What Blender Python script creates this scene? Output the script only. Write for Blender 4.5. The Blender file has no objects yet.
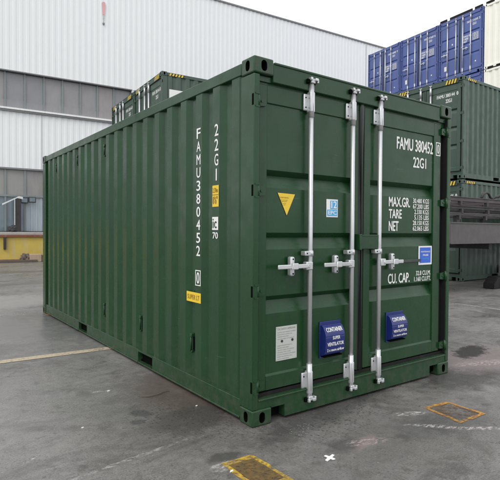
import bpy, bmesh, math, random
from mathutils import Vector, Matrix
random.seed(7)
R = math.radians
sc = bpy.context.scene
col = sc.collection

# ------------------------------------------------------------------ camera
CAM = Vector((-2.0698, -2.8150, 1.4082)); YAW, PITCH, ROLL, FPX = 0.627355, -0.017739, 0.005806, 492.525
cd = bpy.data.cameras.new('camera'); cam = bpy.data.objects.new('camera', cd); col.objects.link(cam)
f = Vector((math.sin(YAW)*math.cos(PITCH), math.cos(YAW)*math.cos(PITCH), math.sin(PITCH)))
r = Vector((math.cos(YAW), -math.sin(YAW), 0)); u = r.cross(f)
r2 = math.cos(ROLL)*r + math.sin(ROLL)*u; u2 = -math.sin(ROLL)*r + math.cos(ROLL)*u
m = Matrix((r2, u2, -f)).transposed().to_4x4(); m.translation = CAM
cam.matrix_world = m
cd.sensor_fit = 'HORIZONTAL'; cd.sensor_width = 36; cd.lens = 36*FPX/500.0
cd.clip_start = 0.05; cd.clip_end = 1500
sc.camera = cam

# ------------------------------------------------------------------ light
SUN_EL, SUN_ROT = 48, 243
w = bpy.data.worlds.new('World'); sc.world = w; w.use_nodes = True
nt = w.node_tree; nt.nodes.clear()
sky = nt.nodes.new('ShaderNodeTexSky'); sky.sky_type = 'NISHITA'; sky.sun_disc = False
sky.sun_elevation = R(SUN_EL); sky.sun_rotation = R(SUN_ROT); sky.air_density = 1; sky.dust_density = 4
mx = nt.nodes.new('ShaderNodeMix'); mx.data_type = 'RGBA'; mx.inputs[0].default_value = 0.93
mx.inputs[7].default_value = (13.6, 13.9, 14.3, 1)          # the even white of the overcast
bg = nt.nodes.new('ShaderNodeBackground'); bg.inputs[1].default_value = 0.10
wo = nt.nodes.new('ShaderNodeOutputWorld')
nt.links.new(sky.outputs[0], mx.inputs[6]); nt.links.new(mx.outputs[2], bg.inputs[0]); nt.links.new(bg.outputs[0], wo.inputs[0])
sl = bpy.data.lights.new('sun', 'SUN'); sl.energy = 1.05; sl.angle = R(28); sl.color = (1, .97, .93)
so = bpy.data.objects.new('sun', sl); col.objects.link(so)
# sun stands behind and to the left of the camera, high
sd = Vector((math.sin(R(SUN_ROT))*math.cos(R(SUN_EL)), math.cos(R(SUN_ROT))*math.cos(R(SUN_EL)), math.sin(R(SUN_EL))))
so.rotation_euler = sd.to_track_quat('Z', 'Y').to_euler()
sc.view_settings.view_transform = 'Standard'; sc.view_settings.look = 'None'
sc.view_settings.gamma = 1; sc.view_settings.exposure = 0.0; sc.view_settings.use_curve_mapping = False

# ------------------------------------------------------------------ materials
def hx(*c): return (c[0], c[1], c[2], 1)
class NM:
    def __init__(s, name):
        s.m = bpy.data.materials.new(name); s.m.use_nodes = True; s.t = s.m.node_tree
        s.b = s.t.nodes['Principled BSDF']; s.out = s.t.nodes['Material Output']
        s.tc = s.t.nodes.new('ShaderNodeTexCoord')
    def n(s, k, **a):
        x = s.t.nodes.new(k)
        for i, v in a.items(): setattr(x, i, v)
        return x
    def l(s, a, b): s.t.links.new(a, b)
    def mapped(s, sx=1, sy=1, sz=1, src='Object'):
        mp = s.n('ShaderNodeMapping'); mp.inputs['Scale'].default_value = (sx, sy, sz)
        s.l(s.tc.outputs[src], mp.inputs[0]); return mp.outputs[0]
    def noise(s, scale, detail=4, rough=.55, vec=None, dist=0):
        x = s.n('ShaderNodeTexNoise'); x.inputs['Scale'].default_value = scale; x.inputs['Detail'].default_value = detail
        x.inputs['Roughness'].default_value = rough; x.inputs['Distortion'].default_value = dist
        s.l(vec or s.tc.outputs['Object'], x.inputs['Vector']); return x.outputs['Fac']
    def rng(s, v, a, b, c=0., d=1.):
        x = s.n('ShaderNodeMapRange'); x.inputs[1].default_value = a; x.inputs[2].default_value = b
        x.inputs[3].default_value = c; x.inputs[4].default_value = d; s.l(v, x.inputs[0]); return x.outputs[0]
    def math(s, op, a, b=None):
        x = s.n('ShaderNodeMath', operation=op)
        for i, v in enumerate((a, b)):
            if v is None: continue
            if isinstance(v, (int, float)): x.inputs[i].default_value = v
            else: s.l(v, x.inputs[i])
        return x.outputs[0]
    def mix(s, fac, a, b, mode='MIX'):
        x = s.n('ShaderNodeMix', data_type='RGBA', blend_type=mode)
        for i, v in ((0, fac), (6, a), (7, b)):
            if isinstance(v, (int, float)): x.inputs[i].default_value = v
            elif isinstance(v, tuple): x.inputs[i].default_value = v if len(v) == 4 else (*v, 1)
            else: s.l(v, x.inputs[i])
        return x.outputs[2]
    def bump(s, h, st, dist=.01):
        x = s.n('ShaderNodeBump'); x.inputs['Strength'].default_value = st; x.inputs['Distance'].default_value = dist
        s.l(h, x.inputs['Height']); s.l(x.outputs[0], s.b.inputs['Normal'])

def paint(name, c, rough=.4, var=.12, dirt=.15, bumpy=.15, metallic=0, spec=.5, dirtcol=(.12, .11, .09), coat=0):
    k = NM(name)
    big = k.noise(1.7, 5); fine = k.noise(40, 3)
    streak = k.noise(9, 4, .6, k.mapped(1, 1, .12))
    a = tuple(x*(1-var) for x in c); b2 = tuple(min(1, x*(1+var)) for x in c)
    base = k.mix(big, a, b2)
    base = k.mix(k.rng(streak, .5, .8, 0, dirt), base, dirtcol)
    base = k.mix(k.rng(fine, .45, .8, 0, .10), base, tuple(min(1, x*1.5+.01) for x in c))
    if name.startswith(('stack', 'blue_container')):
        gp_ = k.n('ShaderNodeNewGeometry'); wn = k.noise(.33, 2, .5, gp_.outputs['Position'])
        base = k.mix(k.rng(wn, .35, .65, .0, .35), base, tuple(min(1, x*.6+.05) for x in c))
    if name == 'green_container_paint':      # wear: fine scratches, dark runs, splash dirt low down, rust pinpricks
        scr = k.noise(3.2, 8, .62, k.mapped(1.2, 1.2, 14)); scr2 = k.noise(4, 7, .6, k.mapped(16, 9, .9))
        base = k.mix(k.math('MULTIPLY', k.rng(scr, .655, .68, 0, .30), k.rng(k.noise(1.3, 2), .45, .6)), base, (.09, .15, .11))
        base = k.mix(k.rng(scr2, .60, .72, 0, .40), base, (.006, .020, .016))
        sz = k.n('ShaderNodeSeparateXYZ'); k.l(k.tc.outputs['Object'], sz.inputs[0])
        low = k.math('MULTIPLY', k.rng(sz.outputs[2], .42, .02, 0, 1), k.rng(k.noise(13, 7, .7), .42, .68, 0, .50))
        base = k.mix(low, base, (.085, .080, .066))
        base = k.mix(k.math('MULTIPLY', k.rng(k.noise(48, 3, .6), .715, .745, 0, .75), k.rng(k.noise(2.2, 3), .50, .60)), base, (.13, .045, .018))
    k.l(base, k.b.inputs['Base Color'])
    k.l(k.rng(k.noise(6, 5), .3, .7, rough-.08, rough+.12), k.b.inputs['Roughness'])
    k.b.inputs['Metallic'].default_value = metallic; k.b.inputs['Specular IOR Level'].default_value = spec
    if coat: k.b.inputs['Coat Weight'].default_value = coat; k.b.inputs['Coat Roughness'].default_value = .25
    if bumpy: k.bump(k.noise(3.5, 2, .4), bumpy, .02)
    return k.m
G_ = (.030, .088, .050)
M = {}
M['green'] = paint('green_container_paint', (.0105, .050, .0155), .27, .18, .30, .20, spec=.38, dirtcol=(.012, .022, .020))
M['green2'] = paint('stack_green_paint', (.030, .068, .046), .42, .14, .25, .1, spec=.6)  # base greyed so the paint carries the haze over the stacks
M['blue'] = paint('blue_container_paint', (.080, .120, .340), .45, .15, .22, .1, dirtcol=(.16, .17, .28))
M['cream'] = paint('cream_container_paint', (.90, .88, .78), .5, .04, .1, .1, dirtcol=(.5, .45, .35))
M['galv'] = paint('galvanised_steel', (.60, .61, .62), .33, .22, .45, .05, metallic=.65, dirtcol=(.35, .33, .32))
M['rubber'] = paint('black_rubber_gasket', (.010, .009, .010), .65, .15, .1, 0, spec=.25)
M['seam'] = paint('seam_gasket', (.040, .050, .044), .5, .15, .1, 0)
M['dark'] = paint('dark_recess', (.003, .004, .003), .95, .1, 0, 0, spec=.05)  # near-black stands in for deep shade in slots, pockets and notches
M['white'] = paint('white_lettering', (.80, .80, .78), .5, .04, .06, 0)
M['yellow'] = paint('yellow_decal', (.80, .55, .03), .4, .06, .08, 0)
M['black'] = paint('black_print', (.03, .03, .03), .5, .1, 0, 0)
M['faint'] = paint('faint_print', (.30, .18, .03), .5, .1, 0, 0)
M['greyprint'] = paint('grey_print', (.27, .26, .25), .5, .1, 0, 0)
M['vent'] = paint('blue_plastic', (.012, .024, .150), .20, .08, .04, .05)
M['decalblue'] = paint('light_blue_decal', (.07, .40, .72), .4, .05, .04, 0)
M['stickerblue'] = paint('royal_blue_decal', (.03, .12, .62), .35, .05, .02, 0)
M['plate'] = paint('aluminium_plate', (.58, .60, .56), .38, .08, .1, .05, metallic=.3)
M['wallwhite'] = paint('white_cladding', (.80, .815, .815), .55, .02, .05, .05, dirtcol=(.55, .57, .57))
M['ledge'] = paint('white_ledge', (.78, .78, .76), .5, .05, .2, 0)
M['seamgrey'] = paint('grey_joint', (.50, .52, .52), .6, .05, .1, 0)
M['trim'] = paint('dark_grey_trim', (.20, .20, .205), .5, .1, .1, 0)
M['bandglass'] = paint('grey_translucent_pane', (.27, .262, .268), .35, .16, .5, .05, dirtcol=(.20, .19, .19))
M['paneltaupe'] = paint('taupe_pane', (.29, .285, .27), .35, .10, .2, .05, dirtcol=(.2, .19, .17))
M['mullion'] = paint('green_grey_mullion', (.215, .245, .25), .45, .08, .1, 0)
M['glazing'] = paint('blue_grey_glass', (.17, .22, .25), .10, .15, .2, .05, dirtcol=(.1, .12, .13))
M['shutter'] = paint('pale_blue_shutter', (.40, .46, .50), .4, .06, .2, .05, dirtcol=(.25, .28, .30))
M['dockyel'] = paint('weathered_yellow_paint', (.62, .47, .10), .75, .25, .9, .3, dirtcol=(.50, .46, .34))
M['rust'] = paint('rusty_steel', (.22, .085, .05), .75, .35, .5, .3, dirtcol=(.30, .27, .24))
M['concrete'] = paint('pale_concrete', (.42, .40, .37), .8, .15, .4, .3, dirtcol=(.25, .22, .2))
M['tan'] = paint('tan_block', (.46, .34, .24), .8, .12, .3, .2)
M['wood'] = paint('old_timber', (.13, .10, .08), .8, .25, .3, .2)
M['redmark'] = paint('faded_red_sheet', (.72, .38, .40), .6, .15, .3, .1, dirtcol=(.7, .5, .5))
M['steelgrey'] = paint('grey_steel_plate', (.088, .081, .081), .55, .10, .35, .15, dirtcol=(.10, .09, .085))
M['steeldark'] = paint('dark_steel', (.036, .033, .035), .6, .25, .3, .1, dirtcol=(.10, .08, .075))
M['steelmauve'] = paint('dull_mauve_steel', (.075, .060, .064), .6, .2, .3, .1, dirtcol=(.06, .05, .05))
M['roof'] = paint('grey_roof', (.35, .35, .35), .7, .1, .2, 0)
M['pipe'] = paint('pale_pipe', (.65, .68, .68), .4, .05, .1, 0)

def ground_mat():
    k = NM('wet_concrete_yard'); g = k.tc.outputs['Object']
    big = k.noise(.35, 6, .6); mid = k.noise(1.6, 7, .62, dist=.4); fine = k.noise(14, 6, .65); grit = k.noise(95, 3, .6)
    c = k.mix(k.rng(mid, .3, .7), (.145, .136, .126), (.228, .216, .203))
    c = k.mix(k.rng(big, .40, .62), c, (.215, .205, .195))
    c = k.mix(k.rng(fine, .40, .62, 0, .42), c, (.085, .080, .075))
    c = k.mix(k.rng(grit, .50, .66, 0, .60), c, (.31, .30, .282))
    grit2 = k.noise(55, 4, .7)
    c = k.mix(k.rng(grit2, .52, .64, 0, .62), c, (.052, .048, .045))
    # dark scuffs stretched along one direction
    scuff = k.noise(2.4, 6, .6, k.mapped(.55, 1.5, 1), .8)
    c = k.mix(k.rng(scuff, .54, .66, 0, .55), c, (.062, .060, .060))
    # long tyre wipes
    wipe = k.noise(.9, 5, .55, k.mapped(.12, 1.2, 1), .3)
    c = k.mix(k.rng(wipe, .5, .72, 0, .35), c, (.26, .246, .236))
    rough = k.rng(k.noise(1.1, 6, .6, dist=.5), .35, .62, .24, .52)
    nz = k.math('SUBTRACT', k.noise(5.5, 9, .72), .5)
    blot = k.noise(5.2, 9, .70, dist=.3); blot2 = k.noise(2.3, 9, .68, dist=.6)
    c = k.mix(k.rng(blot, .56, .64, 0, .60), c, (.066, .058, .050))
    c = k.mix(k.rng(blot, .42, .34, 0, .45), c, (.30, .284, .262))
    c = k.mix(k.rng(blot2, .55, .63, 0, .50), c, (.084, .075, .066))
    c = k.mix(k.rng(blot2, .44, .36, 0, .40), c, (.28, .264, .246))
    vc = k.n('ShaderNodeTexVoronoi', feature='DISTANCE_TO_EDGE'); vc.inputs['Scale'].default_value = .55
    wv = k.n('ShaderNodeVectorMath', operation='ADD'); nv = k.n('ShaderNodeTexNoise'); nv.inputs['Scale'].default_value = 3; nv.inputs['Detail'].default_value = 6
    sv = k.n('ShaderNodeVectorMath', operation='SCALE'); sv.inputs['Scale'].default_value = .45
    k.l(g, nv.inputs['Vector']); k.l(nv.outputs['Color'], sv.inputs[0]); k.l(g, wv.inputs[0]); k.l(sv.outputs[0], wv.inputs[1]); k.l(wv.outputs[0], vc.inputs['Vector'])
    crack = k.math('MULTIPLY', k.rng(vc.outputs['Distance'], .0015, .005, 1, 0), k.rng(k.noise(1.3, 3), .48, .56))
    c = k.mix(k.math('MULTIPLY', crack, .30), c, (.035, .032, .030))
    spots = k.n('ShaderNodeTexVoronoi'); spots.inputs['Scale'].default_value = 9; k.l(wv.outputs[0], spots.inputs['Vector'])
    c = k.mix(k.math('MULTIPLY', k.rng(spots.outputs['Distance'], .10, .14, 1, 0), k.rng(k.noise(.9, 3), .5, .6, 0, .65)), c, (.045, .042, .040))
    def mask(cx, cy, rx, ry, rot=0, ed=.5, wob=1.6):
        mp = k.n('ShaderNodeMapping', vector_type='TEXTURE')
        mp.inputs['Location'].default_value = (cx, cy, 0); mp.inputs['Rotation'].default_value = (0, 0, R(rot))
        mp.inputs['Scale'].default_value = (rx, ry, 1); k.l(g, mp.inputs[0])
        ln = k.n('ShaderNodeVectorMath', operation='LENGTH'); k.l(mp.outputs[0], ln.inputs[0])
        d = k.math('ADD', ln.outputs['Value'], k.math('MULTIPLY', nz, wob))
        return k.rng(d, 1-ed*.55, 1+ed*.15, 1, 0)
    def patch(col_, amt, rg, *a, **b):
        nonlocal c, rough
        mk = mask(*a, **b); mm = k.math('MULTIPLY', mk, amt)
        c = k.mix(mm, c, col_)
        if rg is not None:
            x = k.n('ShaderNodeMix'); k.l(mk, x.inputs[0]); k.l(rough, x.inputs[2]); x.inputs[3].default_value = rg; rough = x.outputs[0]
    patch((.088, .081, .072), .50, None, .55, -.75, 1.5, .85, 5, ed=1.7)
    patch((.080, .072, .064), .55, .3, -.45, .35, .75, .9, 20, ed=1.7)
    patch((.075, .048, .036), .75, None, .03, .95, .55, .85, 0, ed=.8)          # brown stain by the long side
    patch((.052, .047, .043), .70, .35, -.28, .42, .36, .26, 20, ed=.6, wob=2.4)
    patch((.040, .040, .041), .75, .3, -.53, .73, .07, .10, 30, ed=.5)
    patch((.045, .045, .045), .7, .3, -.62, .58, .06, .05, 0, ed=.5)
    patch((.050, .047, .042), .7, .35, -.41, -.26, .12, .07, 0, ed=.6)
    patch((.048, .050, .048), .62, .13, -.25, 4.9, .95, 1.35, 8, ed=.7)          # wet patch beside the far half
    patch((.060, .058, .056), .5, .18, -1.3, 3.6, .6, .35, 0, ed=.7)
    patch((.30, .292, .285), .45, None, -2.4, 1.6, 2.1, 1.8, 0, ed=1.6)
    patch((.31, .30, .30), .55, .22, -.9, 5.2, 1.1, 2.4, 10, ed=1.2)
    patch((.36, .345, .33), .6, .3, -.6, 7.8, 1.4, 1.1, 10, ed=.7)
    patch((.055, .053, .052), .62, .25, .75, -.02, 1.1, .22, 12, ed=.8)         # in front of the doors
    patch((.065, .062, .060), .6, .3, .34, -.57, .16, .10, 0, ed=.8)
    patch((.085, .084, .082), .6, .3, 1.25, -.75, .50, .22, -10, ed=.9)
    patch((.055, .052, .050), .6, .2, 2.4, -.15, .7, .35, 0, ed=.8)
    patch((.30, .235, .235), .55, .3, 3.25, .15, .75, .40, 15, ed=.6)            # pinkish worn patch
    patch((.040, .042, .040), .85, .12, 3.45, .35, .42, .16, 15, ed=.5, wob=2.2) # puddle in it
    patch((.26, .19, .18), .6, None, .50, -.62, .16, .05, 20, ed=.6)
    patch((.09, .085, .082), .5, .25, 6.6, 4.4, 3.2, .6, -6, ed=.7)
    patch((.085, .083, .08), .55, .3, 1.4, 15.0, 4, .45, -3, ed=.7)
    patch((.085, .083, .08), .5, .3, -1.3, 11.2, 3, .5, -3, ed=.7)
    def chalk(col_, amt, *a, **b):
        nonlocal c
        sp = k.rng(k.noise(30, 5, .75, k.mapped(.6, 1.6, 1)), .47, .60, 0, 1)
        c = k.mix(k.math('MULTIPLY', k.math('MULTIPLY', mask(*a, **b), sp), amt), c, col_)
    chalk((.58, .54, .54), .9, 1.17, -.47, .15, .040, -25, ed=.6)
    chalk((.58, .54, .52), .85, 1.10, -.72, .22, .035, -42, ed=.6)
    chalk((.58, .52, .50), .8, 1.33, -.93, .22, .035, -35, ed=.6)
    chalk((.42, .34, .33), .8, .50, -.62, .17, .06, -20, ed=.7)
    chalk((.55, .43, .43), .8, 3.2, -.05, .55, .10, -20, ed=.7)
    chalk((.62, .60, .58), .9, -.60, 1.42, .10, .018, -12, ed=.6, wob=.8)
    chalk((.62, .58, .56), .95, -1.40, .385, .085, .007, 38, ed=.6, wob=.3)
    chalk((.55, .53, .52), .8, -.48, -.36, .09, .06, 20, ed=.8)
    chalk((.50, .48, .47), .6, -.9, .05, .5, .02, 8, ed=.8, wob=.6)
    gr1 = k.n('ShaderNodeTexVoronoi'); gr1.inputs['Scale'].default_value = 38; k.l(g, gr1.inputs['Vector'])
    gsel = k.n('ShaderNodeSeparateColor'); k.l(gr1.outputs['Color'], gsel.inputs[0])
    gfield = k.math('MAXIMUM', mask(-.30, .45, .42, .62, 25, ed=1.2), mask(.75, -.20, .95, .30, 12, ed=1.2))
    gm = k.math('MULTIPLY', k.math('MULTIPLY', k.rng(gr1.outputs['Distance'], .30, .42, 1, 0), k.math('GREATER_THAN', gsel.outputs[0], .45)), gfield)
    c = k.mix(k.math('MULTIPLY', gm, .65), c, (.035, .032, .032))
    gm2 = k.math('MULTIPLY', k.math('MULTIPLY', k.rng(gr1.outputs['Distance'], .12, .2, 1, 0), k.math('LESS_THAN', gsel.outputs[1], .10)), gfield)
    c = k.mix(k.math('MULTIPLY', gm2, .6), c, (.36, .34, .33))
    # tiny white flecks, a cluster in front of the left casting
    vz = k.n('ShaderNodeTexVoronoi'); vz.inputs['Scale'].default_value = 26; k.l(g, vz.inputs['Vector'])
    fl = k.rng(vz.outputs['Distance'], .07, .11, 1, 0)
    sel = k.math('GREATER_THAN', k.noise(3.1, 3), .60)
    vz2 = k.n('ShaderNodeTexVoronoi'); vz2.inputs['Scale'].default_value = 70; k.l(g, vz2.inputs['Vector'])
    fl2 = k.math('MULTIPLY', k.rng(vz2.outputs['Distance'], .16, .24, 1, 0), mask(.27, -.22, .17, .10, 20, ed=.9, wob=.8))
    rnd = k.n('ShaderNodeSeparateColor'); k.l(vz2.outputs['Color'], rnd.inputs[0])
    fl2 = k.math('MULTIPLY', fl2, k.math('GREATER_THAN', rnd.outputs[0], .55))
    c = k.mix(k.math('MULTIPLY', k.math('MULTIPLY', fl, sel), .55), c, (.50, .49, .47))
    c = k.mix(k.math('MULTIPLY', fl2, .9), c, (.62, .60, .58))
    k.l(c, k.b.inputs['Base Color']); k.l(rough, k.b.inputs['Roughness']); k.b.inputs['Specular IOR Level'].default_value = .5
    h = k.math('ADD', k.math('MULTIPLY', grit, .5), k.math('ADD', k.math('MULTIPLY', fine, .5), mid))
    k.bump(h, .35, .012)
    return k.m
M['ground'] = ground_mat()

def worn(name, c, c2, thr, sc_=14, soft=.12):
    """worn road paint: the bare ground shows through where it has gone"""
    k = NM(name)
    n = k.noise(sc_, 6, .7); n2 = k.noise(3, 4)
    k.l(k.mix(k.noise(22, 4), c, c2), k.b.inputs['Base Color']); k.b.inputs['Roughness'].default_value = .6
    tr = k.n('ShaderNodeBsdfTransparent'); ms = k.n('ShaderNodeMixShader')
    a = k.rng(k.math('ADD', n, k.math('MULTIPLY', k.math('SUBTRACT', n2, .5), .5)), thr-soft, thr+soft)
    k.l(a, ms.inputs[0]); k.l(tr.outputs[0], ms.inputs[1]); k.l(k.b.outputs[0], ms.inputs[2]); k.l(ms.outputs[0], k.out.inputs[0])
    return k.m
M['cream_line'] = worn('worn_cream_line', (.58, .47, .32), (.42, .36, .28), .36, 30)
M['white_line'] = worn('worn_white_line', (.40, .39, .38), (.28, .27, .26), .50)
M['yellow_line'] = worn('worn_yellow_line', (.66, .44, .04), (.26, .15, .03), .45, 30)
M['orange_line'] = worn('worn_orange_line', (.50, .12, .03), (.56, .38, .05), .47, 22)
M['cover'] = worn('dirty_cover', (.22, .13, .03), (.045, .04, .03), .40, 34)
M['cover2'] = worn('dark_cover', (.26, .13, .05), (.07, .062, .05), .55, 30)
M['tape'] = paint('white_tape', (.78, .78, .76), .6, .05, .1, .1)

# ------------------------------------------------------------------ mesh helpers
class MB:
    def __init__(s): s.bm = bmesh.new(); s.mats = []; s.cur = 0
    def mat(s, name):
        if name not in s.mats: s.mats.append(name)
        s.cur = s.mats.index(name); return s
    def _tag(s, faces, smooth=False):
        for f_ in faces: f_.material_index = s.cur; f_.smooth = smooth
    def box(s, x0, x1, y0, y1, z0, z1, bev=0, seg=1):
        bm = s.bm; P = [(x, y, z) for x in (x0, x1) for y in (y0, y1) for z in (z0, z1)]
        v = [bm.verts.new(p) for p in P]
        fs = [bm.faces.new([v[i] for i in q]) for q in ((0, 1, 3, 2), (4, 6, 7, 5), (0, 4, 5, 1), (2, 3, 7, 6), (0, 2, 6, 4), (1, 5, 7, 3))]
        s._tag(fs)
        if bev:
            es = list({e for f_ in fs for e in f_.edges})
            rr = bmesh.ops.bevel(bm, geom=es, offset=bev, segments=seg, affect='EDGES', profile=.5)
            s._tag(rr['faces'])
            if seg > 1:
                for f_ in rr['faces']: f_.smooth = True
        return s
    def tube(s, p0, p1, r0, r1=None, n=12, cap=True):
        r1 = r0 if r1 is None else r1; bm = s.bm
        p0 = Vector(p0); p1 = Vector(p1); q = (p1-p0).to_track_quat('Z', 'Y')
        A, B = [], []
        for i in range(n):
            a = 2*math.pi*i/n; o = Vector((math.cos(a), math.sin(a), 0))
            A.append(bm.verts.new(p0+q@(o*r0))); B.append(bm.verts.new(p1+q@(o*r1)))
        s._tag([bm.faces.new((A[i], A[(i+1) % n], B[(i+1) % n], B[i])) for i in range(n)], True)
        if cap: s._tag([bm.faces.new(A[::-1]), bm.faces.new(B)])
        return s
    def path(s, pts, rad, n=8):
        bm = s.bm; rings = []
        for i, p in enumerate(pts):
            p = Vector(p); d = (Vector(pts[min(i+1, len(pts)-1)])-Vector(pts[max(i-1, 0)])).normalized()
            q = d.to_track_quat('Z', 'Y'); rr = rad[i] if isinstance(rad, (list, tuple)) else rad
            rings.append([bm.verts.new(p+q@Vector((math.cos(2*math.pi*k/n)*rr, math.sin(2*math.pi*k/n)*rr, 0))) for k in range(n)])
        for a, b in zip(rings, rings[1:]):
            s._tag([bm.faces.new((a[i], a[(i+1) % n], b[(i+1) % n], b[i])) for i in range(n)], True)
        s._tag([bm.faces.new(rings[0][::-1]), bm.faces.new(rings[-1])]); return s
    def prism(s, poly, axis, a, b):
        """poly in the two other axes (order x,y,z without `axis`), extruded from a to b"""
        def P(p, t):
            q = list(p); q.insert(axis, t); return q
        bm = s.bm; A = [bm.verts.new(P(p, a)) for p in poly]; B = [bm.verts.new(P(p, b)) for p in poly]; n = len(poly)
        fs = [bm.faces.new((A[i], A[(i+1) % n], B[(i+1) % n], B[i])) for i in range(n)]+[bm.faces.new(A[::-1]), bm.faces.new(B)]
        s._tag(fs); return s
    def strip(s, prof, axis, a, b, smooth=False):
        """open sheet: profile polyline extruded along axis"""
        def P(p, t):
            q = list(p); q.insert(axis, t); return q
        bm = s.bm; A = [bm.verts.new(P(p, a)) for p in prof]; B = [bm.verts.new(P(p, b)) for p in prof]
        s._tag([bm.faces.new((A[i], A[i+1], B[i+1], B[i])) for i in range(len(prof)-1)], smooth); return s
    def poly(s, pts):
        s._tag([s.bm.faces.new([s.bm.verts.new(p) for p in pts])]); return s
    def build(s, name, parent=None, recalc=True):
        if recalc: bmesh.ops.recalc_face_normals(s.bm, faces=s.bm.faces)
        me = bpy.data.meshes.new(name); s.bm.to_mesh(me); s.bm.free()
        for x in s.mats: me.materials.append(M[x])
        o = bpy.data.objects.new(name, me); col.objects.link(o)
        if parent: o.parent = parent
        return o
def mb(mat): return MB().mat(mat)
def link(name, me, parent=None, loc=None):
    o = bpy.data.objects.new(name, me); col.objects.link(o)
    if parent: o.parent = parent
    if loc: o.location = loc
    return o
def tag(o, label=None, cat=None, group=None, kind=None):
    for a, b in (('label', label), ('category', cat), ('group', group), ('kind', kind)):
        if b: o[a] = b
    return o
def empty(name, loc=(0, 0, 0), rz=0):
    o = bpy.data.objects.new(name, None); col.objects.link(o); o.location = loc; o.rotation_euler = (0, 0, R(rz)); o.empty_display_size = .3
    return o
KIDS = {}
def copy_tree(o, parent=None):
    c = o.copy(); col.objects.link(c)
    if parent: c.parent = parent
    for ch in list(o.children): copy_tree(ch, c)
    return c

def text_mesh(txt, bold=.0):
    cu = bpy.data.curves.new('t', 'FONT'); cu.body = txt; cu.size = 1; cu.offset = bold; cu.resolution_u = 3
    o = bpy.data.objects.new('t', cu); col.objects.link(o)
    bpy.context.view_layer.update()
    me = bpy.data.meshes.new_from_object(o.evaluated_get(bpy.context.evaluated_depsgraph_get()))
    v = [tuple(p.co) for p in me.vertices]; fs = [tuple(p.vertices) for p in me.polygons]
    bpy.data.objects.remove(o); bpy.data.curves.remove(cu); bpy.data.meshes.remove(me)
    return v, fs
def put_text(b, txt, x0, x1, z0, z1, fn, bold=.025):
    """add lettering to builder b, stretched to fill x0..x1, z0..z1; fn maps (u, v) to a point"""
    v, fs = text_mesh(txt, 0)
    ax, bx = min(p[0] for p in v), max(p[0] for p in v); az, bz = min(p[1] for p in v), max(p[1] for p in v)
    hh = (z1-z0)/(bz-az); wd = bold*.85*(x1-x0)/(bx-ax)*1.0
    p0, pu, pv_ = Vector(fn(x0, z0)), Vector(fn(x0+.001, z0)), Vector(fn(x0, z0+.001))
    nrm = (pu-p0).cross(pv_-p0).normalized()
    sh = ((0, 0),) if bold <= .005 else ((-wd, 0), (0, 0), (wd, 0), (0, bold*.45*hh), (0, -bold*.45*hh))
    for i, (du, dv) in enumerate(sh):
        V = [b.bm.verts.new(Vector(fn(x0+(p[0]-ax)/(bx-ax)*(x1-x0)*(1 if bold <= .005 else 1-2*wd/(x1-x0))+(wd if bold > .005 else 0)+du, z0+(p[1]-az)*hh+dv))+nrm*.00012*i) for p in v]
        for q in fs:
            try: fc = b.bm.faces.new([V[t] for t in q]); fc.material_index = b.cur
            except ValueError: pass
    return b

# ------------------------------------------------------------------ corner casting with real oblong holes
def slot_poly(w_, h_, n=6):
    """vertical slot outline"""
    pts = []; rr = w_/2; k = h_/2-rr
    for i in range(n+1): a = math.pi*i/n; pts.append((math.cos(a)*rr, k+math.sin(a)*rr))
    for i in range(n+1): a = math.pi+math.pi*i/n; pts.append((math.cos(a)*rr, -k+math.sin(a)*rr))
    return pts
CW, CD, CH = .178, .162, .120
def casting_mesh(matname):
    b = mb(matname); b.box(0, CW, 0, CD, 0, CH, .012, 3)
    o = b.build('casting_src')
    c = mb('dark')
    for y0, y1 in ((-.02, .05), (CD-.05, CD+.02)):
        c.prism([(x+CW*.5, z+CH*.5) for x, z in slot_poly(.052, .080)], 1, y0, y1)
    for x0, x1 in ((-.02, .05), (CW-.05, CW+.02)):
        c.prism([(y+CD*.5, z+CH*.5) for y, z in slot_poly(.050, .078)], 0, x0, x1)
    for z0, z1 in ((CH-.03, CH+.02),):
        c.prism([(y+CW*.5, x+CD*.5) for x, y in slot_poly(.062, .11)], 2, z0, z1)
    co = c.build('cutter')
    md = o.modifiers.new('b', 'BOOLEAN'); md.object = co; md.solver = 'EXACT'; md.material_mode = 'TRANSFER'
    bpy.context.view_layer.update()
    me = bpy.data.meshes.new_from_object(o.evaluated_get(bpy.context.evaluated_depsgraph_get()))
    bpy.data.objects.remove(o); bpy.data.objects.remove(co); me.name = 'corner_casting'
    return me
CAST = {k: casting_mesh(k) for k in ('green', 'green2', 'blue', 'cream')}

# ------------------------------------------------------------------ container
L, W = 6.058, 2.438
PIT = .272; Y0C = .146; B1, B2, B3 = .055, .155, .210
def pv(y):
    if y >= L-.169: return .036
    t = (y-Y0C) % PIT
    if t < B1: return .036*(1-t/B1)
    if t < B2: return 0.
    if t < B3: return .036*(t-B2)/(B3-B2)
    return .036
def side_profile():
    ys = [.165]; k = 0
    while Y0C+PIT*k+.22 < L-.17:
        ys += [q for q in (Y0C+PIT*k, Y0C+PIT*k+B1, Y0C+PIT*k+B2, Y0C+PIT*k+B3) if q > .17]; k += 1
    return ys+[Y0C+PIT*k if Y0C+PIT*k < L-.17 else L-.168, L-.165]
SP = side_profile()
prof_at = pv

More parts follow.
